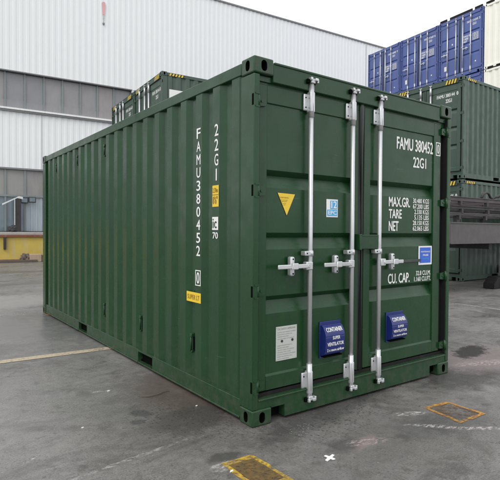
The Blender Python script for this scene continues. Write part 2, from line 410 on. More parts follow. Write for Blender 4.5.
def container(paint_, H, rods, main=False, grooves=True, doors=True):
    root = empty('shipping_container'); P = paint_; k = H/2.65
    zt = H-.105
    # corner castings
    for x in (-.003, W-CW+.003):
        for y in (-.004, L-CD+.004):
            for z in (0, H-CH+.004):
                link('corner_casting', CAST[P], root, (x, y, z))
    # posts
    for sx in (0, 1):
        def X(a, b): return (a, b) if not sx else (W-b, W-a)
        a = mb(P)
        a.box(*X(0, .052), .0, .165, CH, H-CH, .006, 2).box(*X(.052, .14), .095, .165, CH, H-CH)
        a.build('corner_post', root)
        a = mb(P); a.box(*X(0, .14), L-.165, L, CH, H-CH, .01, 2); a.build('corner_post', root)
    # side walls
    for sx in (0, 1):
        a = mb(P); pr = []
        for y in SP:
            x = .012+pv(y); pr.append((x if not sx else W-x, y))
        a.strip(pr, 2, .150, H-.09); a.build('side_wall', root)
        def X(a_, b_): return (a_, b_) if not sx else (W-b_, W-a_)
        a = mb(P); a.box(*X(.004, .064), CD+.004, L-CD-.004, H-.100, H-.012, .006, 2)
        a.build('top_rail', root)
        a = mb(P)
        segs = [(CD+.004, 1.70), (2.05, 3.74), (4.09, L-CD-.004)]
        for y0, y1 in segs:
            a.box(*X(.010, .050), y0, y1, .030, .160, .003)
            a.box(*X(.000, .045), y0, y1, .022, .036, .003)
        for y0, y1 in ((1.70, 2.05), (3.74, 4.09)):
            a.box(*X(.010, .050), y0, y1, .140, .160); a.box(*X(.006, .050), y0, y1, .022, .036)
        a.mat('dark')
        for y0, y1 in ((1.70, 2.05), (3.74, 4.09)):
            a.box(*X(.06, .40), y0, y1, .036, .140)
        a.build('bottom_rail', root)
    a = mb(P); a.box(.064, W-.064, .06, L-.02, H-.030, H-.020)
    for i in range(18):
        y = .35+i*.31; a.box(.12, W-.12, y, y+.12, H-.020, H-.010, .006)
    a.build('roof', root)
    a = mb('steeldark' if main else P); a.box(.06, W-.06, .07, L-.02, .125, .145)
    a.mat(P)
    for i in range(16): a.box(.05, W-.05, .3+i*.35, .34+i*.35, .05, .125)
    a.build('floor_frame', root)
    # rear end wall
    a = mb(P); pr = []
    x = .14; st = 0
    while x < W-.14:
        pr += [(x, L-.02), (min(x+.10, W-.14), L-.02), (min(x+.15, W-.14), L-.06), (min(x+.25, W-.14), L-.06)]; x += .30
    pr.append((W-.14, L-.02))
    a.strip(pr, 2, .12, H-.05)
    a.box(.14, W-.14, L-.06, L-.005, .02, .14).box(.14, W-.14, L-.06, L-.005, H-.10, H-.01)
    a.build('end_wall', root)
    # header and sill
    a = mb(P); zh0 = H-.158
    a.box(CW, W-CW, .008, .060, zh0, H-.018, .006, 2)
    a.box(.052, CW, .030, .060, zh0, H-CH); a.box(W-CW, W-.052, .030, .060, zh0, H-CH)
    a.box(.06, W-.06, .045, .064, zh0-.05, zh0)
    a.box(CW+.01, W-CW-.01, .0, .06, H-.028, H-.012, .003)
    a.build('door_header', root)
    a = mb(P)
    n0, n1 = .178, .305
    a.prism([(.052, .195), (.052, .121), (n0, .121), (n0, .112), (n1, .112), (n1, .022), (W-n1, .022), (W-n1, .112), (W-n0, .112), (W-n0, .121), (W-.052, .121), (W-.052, .195)], 1, .006, .08)
    a.box(.056, W-.056, -.004, .03, .178, .190, .003)
    a.mat('dark').box(n0, n1, .075, .085, .02, .12).box(W-n1, W-n0, .075, .085, .02, .12)
    a.build('door_sill', root)
    # gaskets round the doors
    ZB, ZT = .200, H-.170
    a = mb('rubber')
    a.box(.052, W-.052, .038, .062, .195, .222); a.box(.052, W-.052, .046, .064, ZT+.002, ZT+.012)
    a.box(.052, .060, .046, .070, .226, ZT); a.box(W-.111, W-.053, .062, .093, .12, H-.12); a.box(.053, .075, .062, .093, .12, H-.12)
    a.box(W-.058, W-.0525, .008, .0615, CH+.01, H-CH-.01)
    a.build('gasket', root)
    a = mb('seam'); xm = 1.168
    a.box(xm-.038, xm+.038, .050, .060, .226, ZT)
    a.path([(xm, .038, .23), (xm, .036, ZT-.02), (xm, .040, ZT+.01), (xm, .052, ZT+.025)], .019, 10)
    a.build('centre_seal', root)
    # doors
    def leaf(x0, x1, xi0, xi1):
        a = mb(P)
        yf = .040; zb, zt2 = .345, 2.343*k
        a.box(x0, xi0, yf, .110, .232, ZT-.004, .004); a.box(xi1, x1, yf, .110, .232, ZT-.004, .004)
        a.box(xi0, xi1, yf, .110, .232, zb-.006, .003)
        a.box(xi0, xi1, yf, .110, zt2+.004, ZT-.004, .003)
        pr = [(yf+.002, zb-.007), (yf+.012, zb+.006)]
        for g0, g1 in ((.80, .925), (1.278, 1.395), (1.735, 1.858)):
            g0 *= k; g1 *= k
            if grooves: pr += [(yf+.012, g0-.004), (yf+.020, g0+.008), (yf+.030, g0+.024), (yf+.058, g1-.034), (yf+.012, g1+.004)]
        pr += [(yf+.012, zt2), (yf+.002, zt2+.006)]
        a.strip(pr, 0, xi0, xi1)
        return a.build('door', root)
    dl = leaf(.076, 1.128, .150, 1.065) if not doors is False else None
    dr = leaf(1.208, W-.112, 1.288, 2.215) if dl else None
    # hinges
    if dl:
        for sx, d in ((0, dl), (1, dr)):
            for z in (.285, .975, 1.70, 2.345 if not sx else 2.40):
                z *= k
                a = mb(P)
                def X(a_, b_): return (a_, b_) if not sx else (W-b_, W-a_)
                a.prism([(x if not sx else W-x, z+dz) for x, dz in ((.045, -.040), (.125, -.030), (.125, .028), (.045, .040))], 1, .020, .040)
                a.tube((X(.046, .046)[0], .012, z-.050), (X(.046, .046)[0], .012, z+.050), .015, n=10)
                a.box(*X(.012, .05), -.004, .01, z+.040, z+.052); a.box(*X(.012, .05), -.004, .01, z-.052, z-.040)
                a.tube((X(.085, .085)[0], .022, z), (X(.085, .085)[0], .014, z), .010, n=8)
                a.mat('dark').box(*X(-.0015, .02), .004, .024, z-.040, z+.040)  # black box stands in for the shaded notch in the post
                a.build('hinge', d)
    # lock rods
    for j, (rx, hdir) in enumerate(rods):
        a = mb('galv'); y = .004; rr = .0185 if main else .028
        a.tube((rx, y, .10), (rx, y, H-.10), rr, n=14)
        lr = a.build('lock_rod', root)
        for top in (1, 0):
            zc = H-.085 if top else .112
            s_ = 1 if top else -1
            a = mb('galv')
            # cam: a two-fingered claw on the rod end and its keeper on the header or sill
            a.box(rx-.022, rx+.022, -.022, .022, zc-.018, zc+.018, .006, 2)
            a.box(rx-.034, rx-.014, -.034, .006, zc-.012+s_*.012, zc+.012+s_*.012, .004, 2)
            a.box(rx+.012, rx+.040, -.036, .004, zc-.010+s_*.010, zc+.012+s_*.010, .004, 2)
            a.box(rx+.036, rx+.052, -.028, .008, zc-.016+s_*.004, zc+.016+s_*.004, .003)
            a.mat('dark').box(rx-.055, rx-.028, -.016, .008, zc-.022, zc+.012, .004)
            a.box(rx-.012, rx+.030, -.012, .008, zc-.028, zc-.018, .002)
            a.build('cam_keeper', lr)
            z0, z1 = (H-.320, H-.160) if top else (.150, .330)
            a = mb('galv')
            a.box(rx-.060, rx-.018, .020, .040, z0+.01, z1-.02, .008, 2)
            a.box(rx-.025, rx+.023, -.018, .036, z0-.005, z1-.005, .010, 2)
            a.tube((rx, y, z0-.04), (rx, y, z1+.05), rr*1.22, n=14)
            a.mat('dark')
            for zz in (z0+.035, z1-.05): a.tube((rx-.042, .0175, zz), (rx-.042, .0205, zz), .006, n=8)
            a.build('guide_bracket', lr)
        z = 1.24*k
        a = mb('galv'); a.box(rx-.070, rx+.020, -.016, .038, z-.018, z+.018, .006, 2)
        a.tube((rx, y, z-.022), (rx, y, z+.022), rr*1.35, n=12)
        a.mat('dark').tube((rx-.048, -.018, z), (rx-.048, -.015, z), .006, n=8)
        a.build('guide_bracket', lr)
        if hdir:
            z = 1.145*k; s_ = hdir; ln = .345 if s_ < 0 else .30
            a = mb('galv')
            a.box(min(rx, rx+s_*.055)-.006, max(rx, rx+s_*.055)+.006, -.026, .022, z-.032, z+.032, .008, 2)
            x0, x1 = sorted((rx+s_*.03, rx+s_*ln)); a.box(x0, x1, -.032, -.018, z-.017, z+.017, .006, 2)
            a.tube((rx+s_*.045, -.034, z), (rx+s_*.045, -.024, z), .010, n=8)
            a.build('handle', lr)
            cx = rx+s_*.185
            a = mb('galv')
            a.box(cx-.022, cx+.022, -.010, .040, z-.075, z+.075, .016, 3)
            a.box(cx-.030, cx+.030, -.042, -.030, z-.022, z+.026, .006, 2)
            a.mat('dark')
            for dz in (-.055, .055): a.tube((cx, -.0115, z+dz), (cx, -.009, z+dz), .007, n=8)
            a.build('handle_catch', lr)
    root['_dl'] = 0
    return root, dl, dr

FY = .0505   # where print sits on the sunken faces of a leaf
def T(x, z): return CAM.x+(x-CAM.x)*1.0165, 1.408+(z-1.408)*1.0165
def face(y): return lambda u_, v_: (u_, y, v_)

# ================================================================== the green container in front
main, DL, DR = container('green', 2.65, [(.552, -1), (1.022, -1), (1.368, 1)], main=True)
del main['_dl']
tag(main, 'large dark green shipping container in the foreground with white lock rods and blue vent boxes', 'container')
pr = lambda y: .012+prof_at(y)-.0025
def sidefn(y_right):   # text u runs towards -y
    return lambda u_, v_: (pr(u_), u_, v_)
# door lettering
def dtext(txt, x0, x1, z0, z1, bold=.03, mat='white', parent=None, name='marking', b=None):
    (a0, c0), (a1, c1) = T(x0, z0), T(x1, z1)
    bb = b or mb(mat)
    put_text(bb, txt, a0, a1, c0, c1, face(FY-.0015), bold)
    return bb
b = dtext('FAMU 380452', 1.592, 2.140, 2.158, 2.266, .035)
put_text(b, '0', 2.262, 2.300, 2.182, 2.272, face(.0385), .03)
xa, xb, za, zb_, yq, t_ = 2.243, 2.318, 2.160, 2.292, .0385, .009
for q in ((xa, xb, za, za+t_), (xa, xb, zb_-t_, zb_), (xa, xa+t_, za+t_, zb_-t_), (xb-t_, xb, za+t_, zb_-t_)):
    b.box(q[0], q[1], yq-.0005, yq+.0005, q[2], q[3])
dtext('22G1', 1.832, 2.035, 2.010, 2.105, .03, b=b)
b.build('marking', DR)
b = dtext('MAX.GR.', 1.490, 1.795, 1.637, 1.722, .035)
dtext('TARE', 1.491, 1.675, 1.533, 1.612, .035, b=b); dtext('NET', 1.492, 1.630, 1.420, 1.505, .035, b=b)
rows = ('30.480 KGS', '67.200 LBS', '2.330 KGS', '5.135 LBS', '28.150 KGS', '62.065 LBS')
for i, s_ in enumerate(rows):
    z1 = 1.722-i*.0515; dtext(s_, 1.838+(.022 if s_[1] == '.' else 0), 2.085, z1-.042, z1, .028, b=b)
dtext('CU. CAP.', 1.488, 1.800, .948, 1.035, .035, b=b)
dtext('32.8 CU.M.', 1.895, 2.125, 1.003, 1.045, .028, b=b); dtext('1.160 CU.FT.', 1.868, 2.128, .948, .990, .028, b=b)
b.build('marking', DR)
# yellow triangle
def dbox(b_, x0, x1, z0, z1, th=.0015, y=FY, off=0):
    (a0, c0), (a1, c1) = T(x0, z0), T(x1, z1); b_.box(a0, a1, y-th-off, y-off, c0, c1); return b_
tri = [T(.222, 1.693), T(.390, 1.688), T(.310, 1.528)]
b = mb('yellow'); b.prism([(x, z) for x, z in tri], 1, FY-.002, FY-.0005)
cx = sum(p[0] for p in tri)/3; cz = sum(p[1] for p in tri)/3
def ring(pts, s0, s1, y):
    n = len(pts)
    for i in range(n):
        p, q = pts[i], pts[(i+1) % n]
        g = lambda p_, s_: (cx+(p_[0]-cx)*s_, y, cz+(p_[1]-cz)*s_)
        b.poly([g(p, s0), g(q, s0), g(q, s1), g(p, s1)])
b.mat('black'); ring(tri, .98, 1.06, FY-.0015)
b.mat('faint'); zl = tri[0][1]-.028
put_text(b, 'WARNING', .270, .366, zl-.012, zl, face(FY-.003), .0)
for i in range(4): put_text(b, 'approx gross' if i % 2 else 'do not enter', .290+i*.008, .358-i*.008, zl-.028-i*.013, zl-.019-i*.013, face(FY-.003), .0)
o = b.build('warning_triangle', DL); o['label'] = 'yellow triangular warning sticker'
# light blue notice
b = mb('white'); dbox(b, .722, .850, 1.525, 1.668)
b.mat('decalblue'); dbox(b, .730, .842, 1.535, 1.585, .0015, FY, .002); dbox(b, .764, .842, 1.590, 1.658, .0015, FY, .002)
b.mat('white'); (a0, c0), (a1, c1) = T(.772, 1.598), T(.834, 1.652)
put_text(b, '12', a0, a1, c0, c1, face(FY-.0045), .03)
(a0, c0), (a1, c1) = T(.738, 1.545), T(.834, 1.576); put_text(b, 'EPC', a0, a1, c0, c1, face(FY-.0045), .02)
o = b.build('notice_sticker', DL); o['label'] = 'small light blue and white sticker between the lock rods'
# safety approval plate
b = mb('plate'); dbox(b, .214, .418, .448, .702, .003, FY-.0)
b.mat('greyprint')
(a0, c0), (a1, c1) = T(.228, .676), T(.404, .690)
put_text(b, 'CSC SAFETY APPROVAL', a0, a1, c0, c1, face(FY-.0045), .0)
for i in range(13):
    (a0, c0), (a1, c1) = T(.228, .655-i*.0165), T(.404-(i*37 % 5)*.016, .662-i*.0165)
    if 4 <= i <= 5: continue
    put_text(b, ('DATE MANUFACTURED', 'IDENTIFICATION No.', 'MAXIMUM GROSS WEIGHT', 'ALLOWABLE STACKING', 'RACKING TEST LOAD')[i % 5], a0, a1, c0, c1, face(FY-.0045), .0)
b.mat('black')
for x in (.270, .372):
    (a0, c0) = T(x, .592); b.tube((a0, FY-.0075, c0), (a0, FY-.003, c0), .010, n=10)
for x in (.222, .410):
    for z in (.456, .694):
        (a0, c0) = T(x, z); b.mat('galv').tube((a0, FY-.006, c0), (a0, FY-.003, c0), .004, n=6)
o = b.build('approval_plate', DL); o['label'] = 'riveted silver data plate'
# blue vent boxes
def vent(door_, x0, x1, z0, z1):
    b = mb('vent'); (a0, c0), (a1, c1) = T(x0, z0), T(x1, z1); w_ = a1-a0; y = FY
    b.box(a0-.004, a1+.004, y-.010, y, c0, c1, .003, 2)                        # back plate
    # body with a sloping hood and a bellied front
    yz = [(y-.008, c0+.020), (y-.052, c0+.034), (y-.066, c0+.060), (y-.070, c1-.115), (y-.064, c1-.082), (y-.034, c1-.030), (y-.008, c1-.026)]
    b.prism(yz, 0, a0+.006, a1-.006)
    bmesh.ops.bevel(b.bm, geom=[e for e in b.bm.edges if e.calc_length() > w_*.9 and abs(e.verts[0].co.x-e.verts[1].co.x) > w_*.9 and e.verts[0].co.y < y-.02],
                    offset=.008, segments=3, affect='EDGES')
    b.mat('dark').box(a0+.012, a1-.012, y-.050, y-.010, c0+.012, c0+.021)
    b.mat('white')
    fr = face(y-.0722)
    # hood line: white band that follows the slope
    hood = lambda u_, v_: (u_, y-.0655+(v_-(c1-.082))/.052*.030-.0016*1.2, v_)
    put_text(b, 'CONTAINER', a0+.024, a1-.024, c1-.076, c1-.046, hood, .035)
    def front(u_, v_):
        return (u_, y-.0720, v_)
    h = (c1-.115)-(c0+.06)
    put_text(b, 'SUPER', a0+.078*w_/.22, a1-.060*w_/.22, c0+.060+h*.80, c0+.060+h*1.02, front, .035)
    put_text(b, 'VENTILATOR', a0+.022, a1-.020, c0+.060+h*.38, c0+.060+h*.62, front, .035)
    put_text(b, '2 x more airflow', a0+.020, a1-.018, c0+.060+h*.02, c0+.060+h*.20, front, .03)
    return b.build('vent_box', door_)
vent(DL, .656, .880, .405, .694); vent(DR, 1.466, 1.694, .428, .694)
# royal blue sticker
b = mb('white'); (a0, c0), (a1, c1) = T(1.930, 1.112), T(2.140, 1.278)
b.box(a0, a1, FY-.003, FY-.0015, c0-.012, c1, 0)
b.mat('stickerblue').box(a0+.020, a1-.020, FY-.0045, FY-.003, c0+.006, c1-.014)
b.mat('white')
put_text(b, 'MAINTENANCE', a0+.034, a1-.034, c1-.062, c1-.048, face(FY-.006), .03)
put_text(b, 'FREE', a0+.066, a1-.060, c1-.096, c1-.080, face(FY-.006), .03)
b.mat('decalblue'); put_text(b, 'coating', a0+.060, a1-.055, c1-.135, c1-.110, face(FY-.006), .01)
o = b.build('coating_sticker', DR); o['label'] = 'royal blue sticker with white border'
# locking bar stub between the handle and the sticker, and the seal box across the seam
b = mb('seam'); (a0, c0), (a1, c1) = T(1.675, 1.132), T(1.935, 1.158); b.box(a0-.02, a1+.01, FY-.022, FY-.006, c0, c1, .003, 2)
b.build('handle_rest', DR)
b = mb('green'); b.box(1.116, 1.338, -.008, .042, 1.262, 1.382, .006, 2); b.box(1.10, 1.13, -.014, .042, 1.255, 1.390, .005, 2)
b.box(1.116, 1.338, -.014, -.006, 1.372, 1.384, .003)
b.build('seal_box', main)

# side lettering
b = mb('white')
for i, ch in enumerate('FAMU380452'):
    zt_ = 2.268-i*.1095; wdt = .066 if ch not in '1' else .03
    put_text(b, ch, -.808, -.808+wdt, zt_-.084, zt_, lambda u_, v_: (pr(-u_+.02), -u_+.02, v_), .02)
for i, ch in enumerate('22G1'):
    zt_ = 2.256-i*.118; ww = .058 if ch != '1' else .018
    put_text(b, ch, -.522+(.02 if ch == '1' else 0), -.522+ww+(.02 if ch == '1' else 0), zt_-.092, zt_, lambda u_, v_: (pr(-u_+.02), -u_+.02, v_), .02)
# boxed check digit
prs = lambda y: .0092 if y > .75 else pr(y)     # a taut sticker bridges the hollow
def sbox(y0, y1, z0, z1, off=0., n=6, pr=pr):
    """thin sheet lying on the corrugation, y0 > y1 (left to right)"""
    y0 += .02; y1 += .02
    for i in range(n):
        a_, c_ = y0+(y1-y0)*i/n, y0+(y1-y0)*(i+1)/n
        b.poly([(pr(a_)-off, a_, z0), (pr(c_)-off, c_, z0), (pr(c_)-off, c_, z1), (pr(a_)-off, a_, z1)])
sbox(.822, .732, 1.070, 1.078); sbox(.822, .732, .946, .954); sbox(.822, .812, .954, 1.070, 0, 1); sbox(.742, .732, .954, 1.070, 0, 1)
put_text(b, '0', -.802, -.752, .965, 1.060, lambda u_, v_: (pr(-u_+.02), -u_+.02, v_), .03)
# boxed emblem and number
sbox(.575, .462, 1.417, 1.521, 0, 5)
put_text(b, '70', -.545, -.462, 1.348, 1.398, lambda u_, v_: (pr(-u_+.02)-.001, -u_+.02, v_), .03)
b.mat('green')
put_text(b, 'iic', -.562, -.482, 1.432, 1.506, lambda u_, v_: (pr(-u_+.02)-.002, -u_+.02, v_), .02)
b.mat('white')
b.build('marking', main)
b = mb('yellow'); sbox(.560, .456, 1.602, 1.772, 0, 6)
b.mat('faint'); put_text(b, '2.59m', -.548, -.468, 1.715, 1.752, lambda u_, v_: (prs(-u_+.02)-.0015, -u_+.02, v_), .03)
put_text(b, "8'6\"", -.545, -.472, 1.625, 1.685, lambda u_, v_: (prs(-u_+.02)-.0015, -u_+.02, v_), .03)
sbox(.556, .460, 1.694, 1.700, .0015, 4)
o = b.build('height_sticker', main); o['label'] = 'tall yellow sticker under the vertical 22G1'
b = mb('yellow'); sbox(.972, .728, .800, .885, 0, 12, prs)
b.mat('faint'); put_text(b, 'SUPER LT', -.955, -.752, .822, .862, lambda u_, v_: (prs(-u_+.02)-.0015, -u_+.02, v_), .02)
o = b.build('yellow_sticker', main); o['label'] = 'wide yellow sticker below the boxed digit'
# tie-down bars outside the corrugation
def tie(y, z0, z1):
    b = mb('green'); x = .012+.036
    yy = Y0C+PIT*round((y-Y0C+.031)/PIT)-.031
    b.tube((x-.020, yy+.012, z0), (x-.020, yy+.012, z1), .009, n=8)
    b.box(x-.032, x, yy-.014, yy+.024, z1-.018, z1+.014, .005, 2); b.box(x-.026, x, yy-.006, yy+.022, z0-.010, z0+.010, .004)
    b.mat('dark').box(x-.0045, x+.001, yy-.022, yy+.006, z0+.008, z1-.018)  # black plate imitates the shaded hollow beside the bar
    b.build('tie_down_bar', main)
for y in (.83, 1.98, 3.09): tie(y, .360, .505)
for y in (3.09, 4.20, 5.30): tie(y, 2.320, 2.445)

# ================================================================== containers of the stacks
HC = 2.925; TIER = 2.954
def stripes(b_, horiz_pts):
    """yellow and black warning marks"""
    for i, (p, q) in enumerate(horiz_pts): pass
def stack_marks(root, DL_, DR_, H, num, code, weights=True):
    k = H/2.65
    b_ = mb('white')
    put_text(b_, num, 1.55, 2.13, 2.20*k, 2.29*k, face(FY-.003), .03); put_text(b_, '0', 2.19, 2.25, 2.20*k, 2.29*k, face(.038), .04)
    put_text(b_, code, 1.84, 2.04, 2.05*k, 2.145*k, face(FY-.003), .04)
    if weights:
        for t_, z1 in (('MAX.GR.', 1.71), ('TARE', 1.60), ('NET', 1.49)):
            put_text(b_, t_, 1.36, 1.36+.043*len(t_)+.02, (z1-.08)*k, z1*k, face(FY-.003), .04)
        for i, s_ in enumerate(rows): put_text(b_, s_, 1.78, 2.10, (1.67-i*.052)*k, (1.71-i*.052)*k, face(FY-.003), .03)
    b_.build('marking', DR_)
def hazard(root, H):
    b_ = mb('yellow'); z0, z1 = H-.150, H-.030
    for x0, n in ((.22, 4), (W-.22-.36, 4)):
        for i in range(n):
            x = x0+i*.09
            b_.mat('yellow' if i % 1 == 0 else 'black').prism([(x, z0), (x+.045, z0), (x+.085, z1), (x+.040, z1)], 1, .001, .0055)
            b_.mat('black').prism([(x+.045, z0), (x+.085, z0), (x+.125, z1), (x+.085, z1)], 1, .001, .0055)
    for sx in (0, 1):
        for y0 in (.22, L-.62):
            for i in range(5):
                y = y0+i*.09; xs = (-.0005, .003) if not sx else (W-.003, W+.0005)
                b_.mat('yellow').prism([(y, H-.098), (y+.045, H-.098), (y+.075, H-.030), (y+.030, H-.030)], 0, *xs)
                b_.mat('black').prism([(y+.045, H-.098), (y+.09, H-.098), (y+.12, H-.030), (y+.075, H-.030)], 0, *xs)
    b_.build('height_marks', root)
RG = [(.552, -1), (1.022, -1), (1.368, 1)]
RB = [(.50, -1), (.98, 0), (1.36, 1), (1.78, 0)]
gp, gl, gr_ = container('green2', HC, RG); stack_marks(gp, gl, gr_, HC, 'FAMU 380144', '22G1', False); hazard(gp, HC)
bp, bl, br = container('blue', HC, RB); stack_marks(bp, bl, br, HC, 'FAMU 210836', '22G1')
b_ = mb('white'); b_.box(.30, .44, FY-.003, FY-.001, .50, .72); b_.box(1.99, 2.05, FY-.003, FY-.001, .52, .58); b_.box(.72, .78, FY-.003, FY-.001, 1.66, 1.73); b_.build('notice_sticker', bl)
cp, cl, cr = container('cream', HC, RG)
def caps(parent, y0, y1):
    for x0, x1 in ((.05, .45), (.62, 1.85), (1.98, 2.38)):
        mb('rubber').box(x0, x1, y0, y1, HC-.02, HC+.11, .01).build('header_cap', parent)
caps(cp, L-.06, L-.0)

def place(proto, x, y, z, rz, label, group, first):
    o = proto if first else copy_tree(proto)
    o.location = (x, y, z); o.rotation_euler = (0, 0, R(rz))
    if '_dl' in o: del o['_dl']
    tag(o, label, 'container', group); return o
for p_ in (gp, bp, cp): del p_['_dl']
# near corner (viewer's right of the doors) given; local x runs towards the viewer after turning by -90
def from_corner(cx, cy, rz, n):
    a = R(rz); dx, dy = math.cos(a), math.sin(a)       # direction of local +x
    return cx-dx*(W+n*(W+.06)), cy-dy*(W+n*(W+.06))
first = True
for n in (0, ):
    for t in (1, 0):
        x, y = from_corner(11.10, 5.03, -90, n)
        lab = ['dark green container standing on the yard behind the grey trailer, under another green one',
               'dark green container stacked on top behind the trailer, below the blue stack at right'][t]
        place(gp, x, y, t*TIER, -90, lab, 'dark green containers stacked in the yard', first); first = False
x0c, y0c = 4.04, 9.85
for n in (0, 1):
    for t in (1, 0):
        x, y = from_corner(x0c, y0c, -94.4, n)
        lab = [['green container at ground level, right column of the pair behind the foreground container', 'green container at ground level, left column of the pair behind the foreground container'],
               ['green container with a white side panel peeking over the foreground container roof', 'leftmost green container top peeking over the foreground container roof']][t][n]
        place(gp, x, y, t*TIER, -94.4, lab, 'dark green containers stacked in the yard', False)
        if t == 1 and n == 0:
            pr_ = [q for q in gp.children]
            b_ = mb('white'); b_.box(W-.004, W+.006, .22, 1.95, HC-.98, HC-.48)
            wp = b_.build('white_panel'); wp.parent = [o for o in col.objects if o.get('label') == lab][0]
blx, bly = 19.85, 9.33
names = ['right column of the blue stack', 'middle column of the blue stack', 'left column of the blue stack']
lev = ['on the ground', 'on the second level', 'on the third level', 'on the top level']
first = True
for n in range(3):
    for t in range(4):
        x, y = from_corner(blx, bly, -95.8, n)
        place(bp, x, y, t*TIER, -95.8, 'blue container with white lock rods, %s, %s' % (lev[t], names[n]), 'blue containers in the tall stack', first); first = False
        if t >= 2:
            root_ = [q for q in col.objects if q.get('label', '').startswith('blue container') and lev[t] in q['label'] and names[n] in q['label']][0]
            old = [m_ for d_ in root_.children for m_ in d_.children if m_.name.startswith('marking')][0]
            q = mb('white'); num = '%06d' % (210836+n*57319+t*1171)
            put_text(q, 'FAMU '+num, 1.55, 2.13, 2.20*HC/2.65, 2.29*HC/2.65, face(FY-.003), .03)
            put_text(q, str(n*3+t), 2.19, 2.25, 2.20*HC/2.65, 2.29*HC/2.65, face(.038), .04); put_text(q, '22G1', 1.84, 2.04, 2.26, 2.36, face(FY-.003), .04)
            for t_, z1 in (('MAX.GR.', 1.71), ('TARE', 1.60), ('NET', 1.49)): put_text(q, t_, 1.36, 1.40+.06*len(t_), (z1-.08)*1.104, z1*1.104, face(FY-.003), .05)
            for i, s_ in enumerate(rows): put_text(q, s_, 1.84, 2.16, (1.67-i*.052)*1.104, (1.71-i*.052)*1.104, face(FY-.003), .05)
            oo = q.build('tmp'); old.data = oo.data; bpy.data.objects.remove(oo)
        if n == 0 and t == 3: BTOP = o = [q for q in col.objects if q.get('label', '').startswith('blue container') and 'top level, right' in q['label']][0]
caps(BTOP, .0, .06)
first = True
a = R(-95.8)
for t in range(4):
    cx, cy = blx+math.cos(a)*(W+.06), bly+math.sin(a)*(W+.06)
    x, y = cx+math.cos(R(-5.8))*L, cy+math.sin(R(-5.8))*L
    place(cp, x, y, t*TIER, 84.2, 'cream container %s beside the blue stack at the right edge' % lev[t], 'cream containers in the tall stack', first); first = False

# ================================================================== ground and markings
b = mb('ground'); b.poly([(-250, -250, 0), (300, -250, 0), (300, 300, 0), (-250, 300, 0)]); tag(b.build('ground', recalc=False), kind='structure')
def sheet(name, mat, pts, z=.004):
    b_ = mb(mat); b_.poly([(x, y, z) for x, y in pts]); o = b_.build(name, recalc=False); tag(o, kind='structure'); return o
sheet('painted_line', 'cream_line', [(-9, 2.98+.37), (-9, 2.98+.23), (.6, 2.82), (.6, 2.96)])
sheet('painted_line', 'white_line', [(6.86, 6.5), (6.86, -6), (6.95, -6), (6.95, 6.5)])
sheet('painted_line', 'orange_line', [(-.02, 5.95), (.06, 5.3), (.12, 5.3), (.06, 5.95)])
def frame_mark(p, w_, mat, inner, lab):
    """a painted quadrilateral frame round a cover; p = four corners"""
    c0 = [sum(q[i] for q in p)/4 for i in (0, 1)]
    ins = []
    for q in p:
        d = Vector((c0[0]-q[0], c0[1]-q[1])); ins.append((q[0]+d.x*w_, q[1]+d.y*w_))
    b_ = mb(mat)
    n = 5
    for i in range(4):
        a_, b2, c_, d_ = p[i], p[(i+1) % 4], ins[(i+1) % 4], ins[i]
        o_ = [(a_[0]+(b2[0]-a_[0])*t/n, a_[1]+(b2[1]-a_[1])*t/n) for t in range(n+1)]
        q_ = [(d_[0]+(c_[0]-d_[0])*t/n, d_[1]+(c_[1]-d_[1])*t/n) for t in range(n+1)]
        for t in range(1, n):
            o_[t] = (o_[t][0]+random.uniform(-.006, .006), o_[t][1]+random.uniform(-.006, .006))
            q_[t] = (q_[t][0]+random.uniform(-.008, .008), q_[t][1]+random.uniform(-.008, .008))
        for t in range(n):
            b_.poly([(*o_[t], .004), (*o_[t+1], .004), (*q_[t+1], .004), (*q_[t], .004)])
    tag(b_.build('painted_frame', recalc=False), kind='structure')
    o_ = sheet('ground_cover', inner, ins, .006)
frame_mark([(-.476, -.322), (-.247, -.337), (-.238, -.730), (-.478, -.700)], .26, 'yellow_line', 'cover', '')
frame_mark([(1.369, -.455), (1.655, -.488), (1.650, -.822), (1.305, -.815)], .20, 'orange_line', 'cover2', '')
# white cross of tape
b = mb('tape')
for ang, l_ in ((18, .050), (98, .036)):
    a = R(ang); d = Vector((math.cos(a), math.sin(a))); n_ = Vector((-d.y, d.x))*.009; c0 = Vector((.118, -.655))
    pts = [c0-d*l_-n_, c0-d*l_*.4-n_*1.2, c0+d*l_-n_*.8, c0+d*l_*1.05+n_, c0+n_*1.3, c0-d*l_*.9+n_]
    b.prism([(p.x, p.y) for p in pts], 2, .003 if ang == 18 else .0045, .007 if ang == 18 else .009)
tag(b.build('tape_cross'), 'small white tape cross stuck on the concrete in front of the doors', 'tape')
b = mb('wood'); b.path([(-.40, 1.09, .008), (-.33, 1.03, .010), (-.24, 1.03, .012), (-.17, 1.07, .009), (-.12, 1.06, .008)], [.003, .005, .005, .004, .002], 6)
tag(b.build('twig'), 'thin curved twig lying on the ground beside the container side', 'twig')
def fleck(x, y, s_, lab):
    b_ = mb('tape'); pts = []
    for i in range(7):
        a_ = i/7*math.tau; rr = s_*random.uniform(.5, 1.1); pts.append((x+math.cos(a_)*rr, y+math.sin(a_)*rr*.6))
    b_.prism(pts, 2, .001, .006); tag(b_.build('paper_scrap'), lab, 'litter', 'white scraps on the yard')
fleck(-.10, .62, .016, 'white scrap on the brown stain by the container side')
fleck(-.55, 1.38, .016, 'white scrap beside a chalk streak left of the container')
fleck(-.985, .70, .011, 'tiny white scrap on bare concrete at lower left')
fleck(-.47, -.44, .018, 'white scrap at the edge of the yellow painted frame')

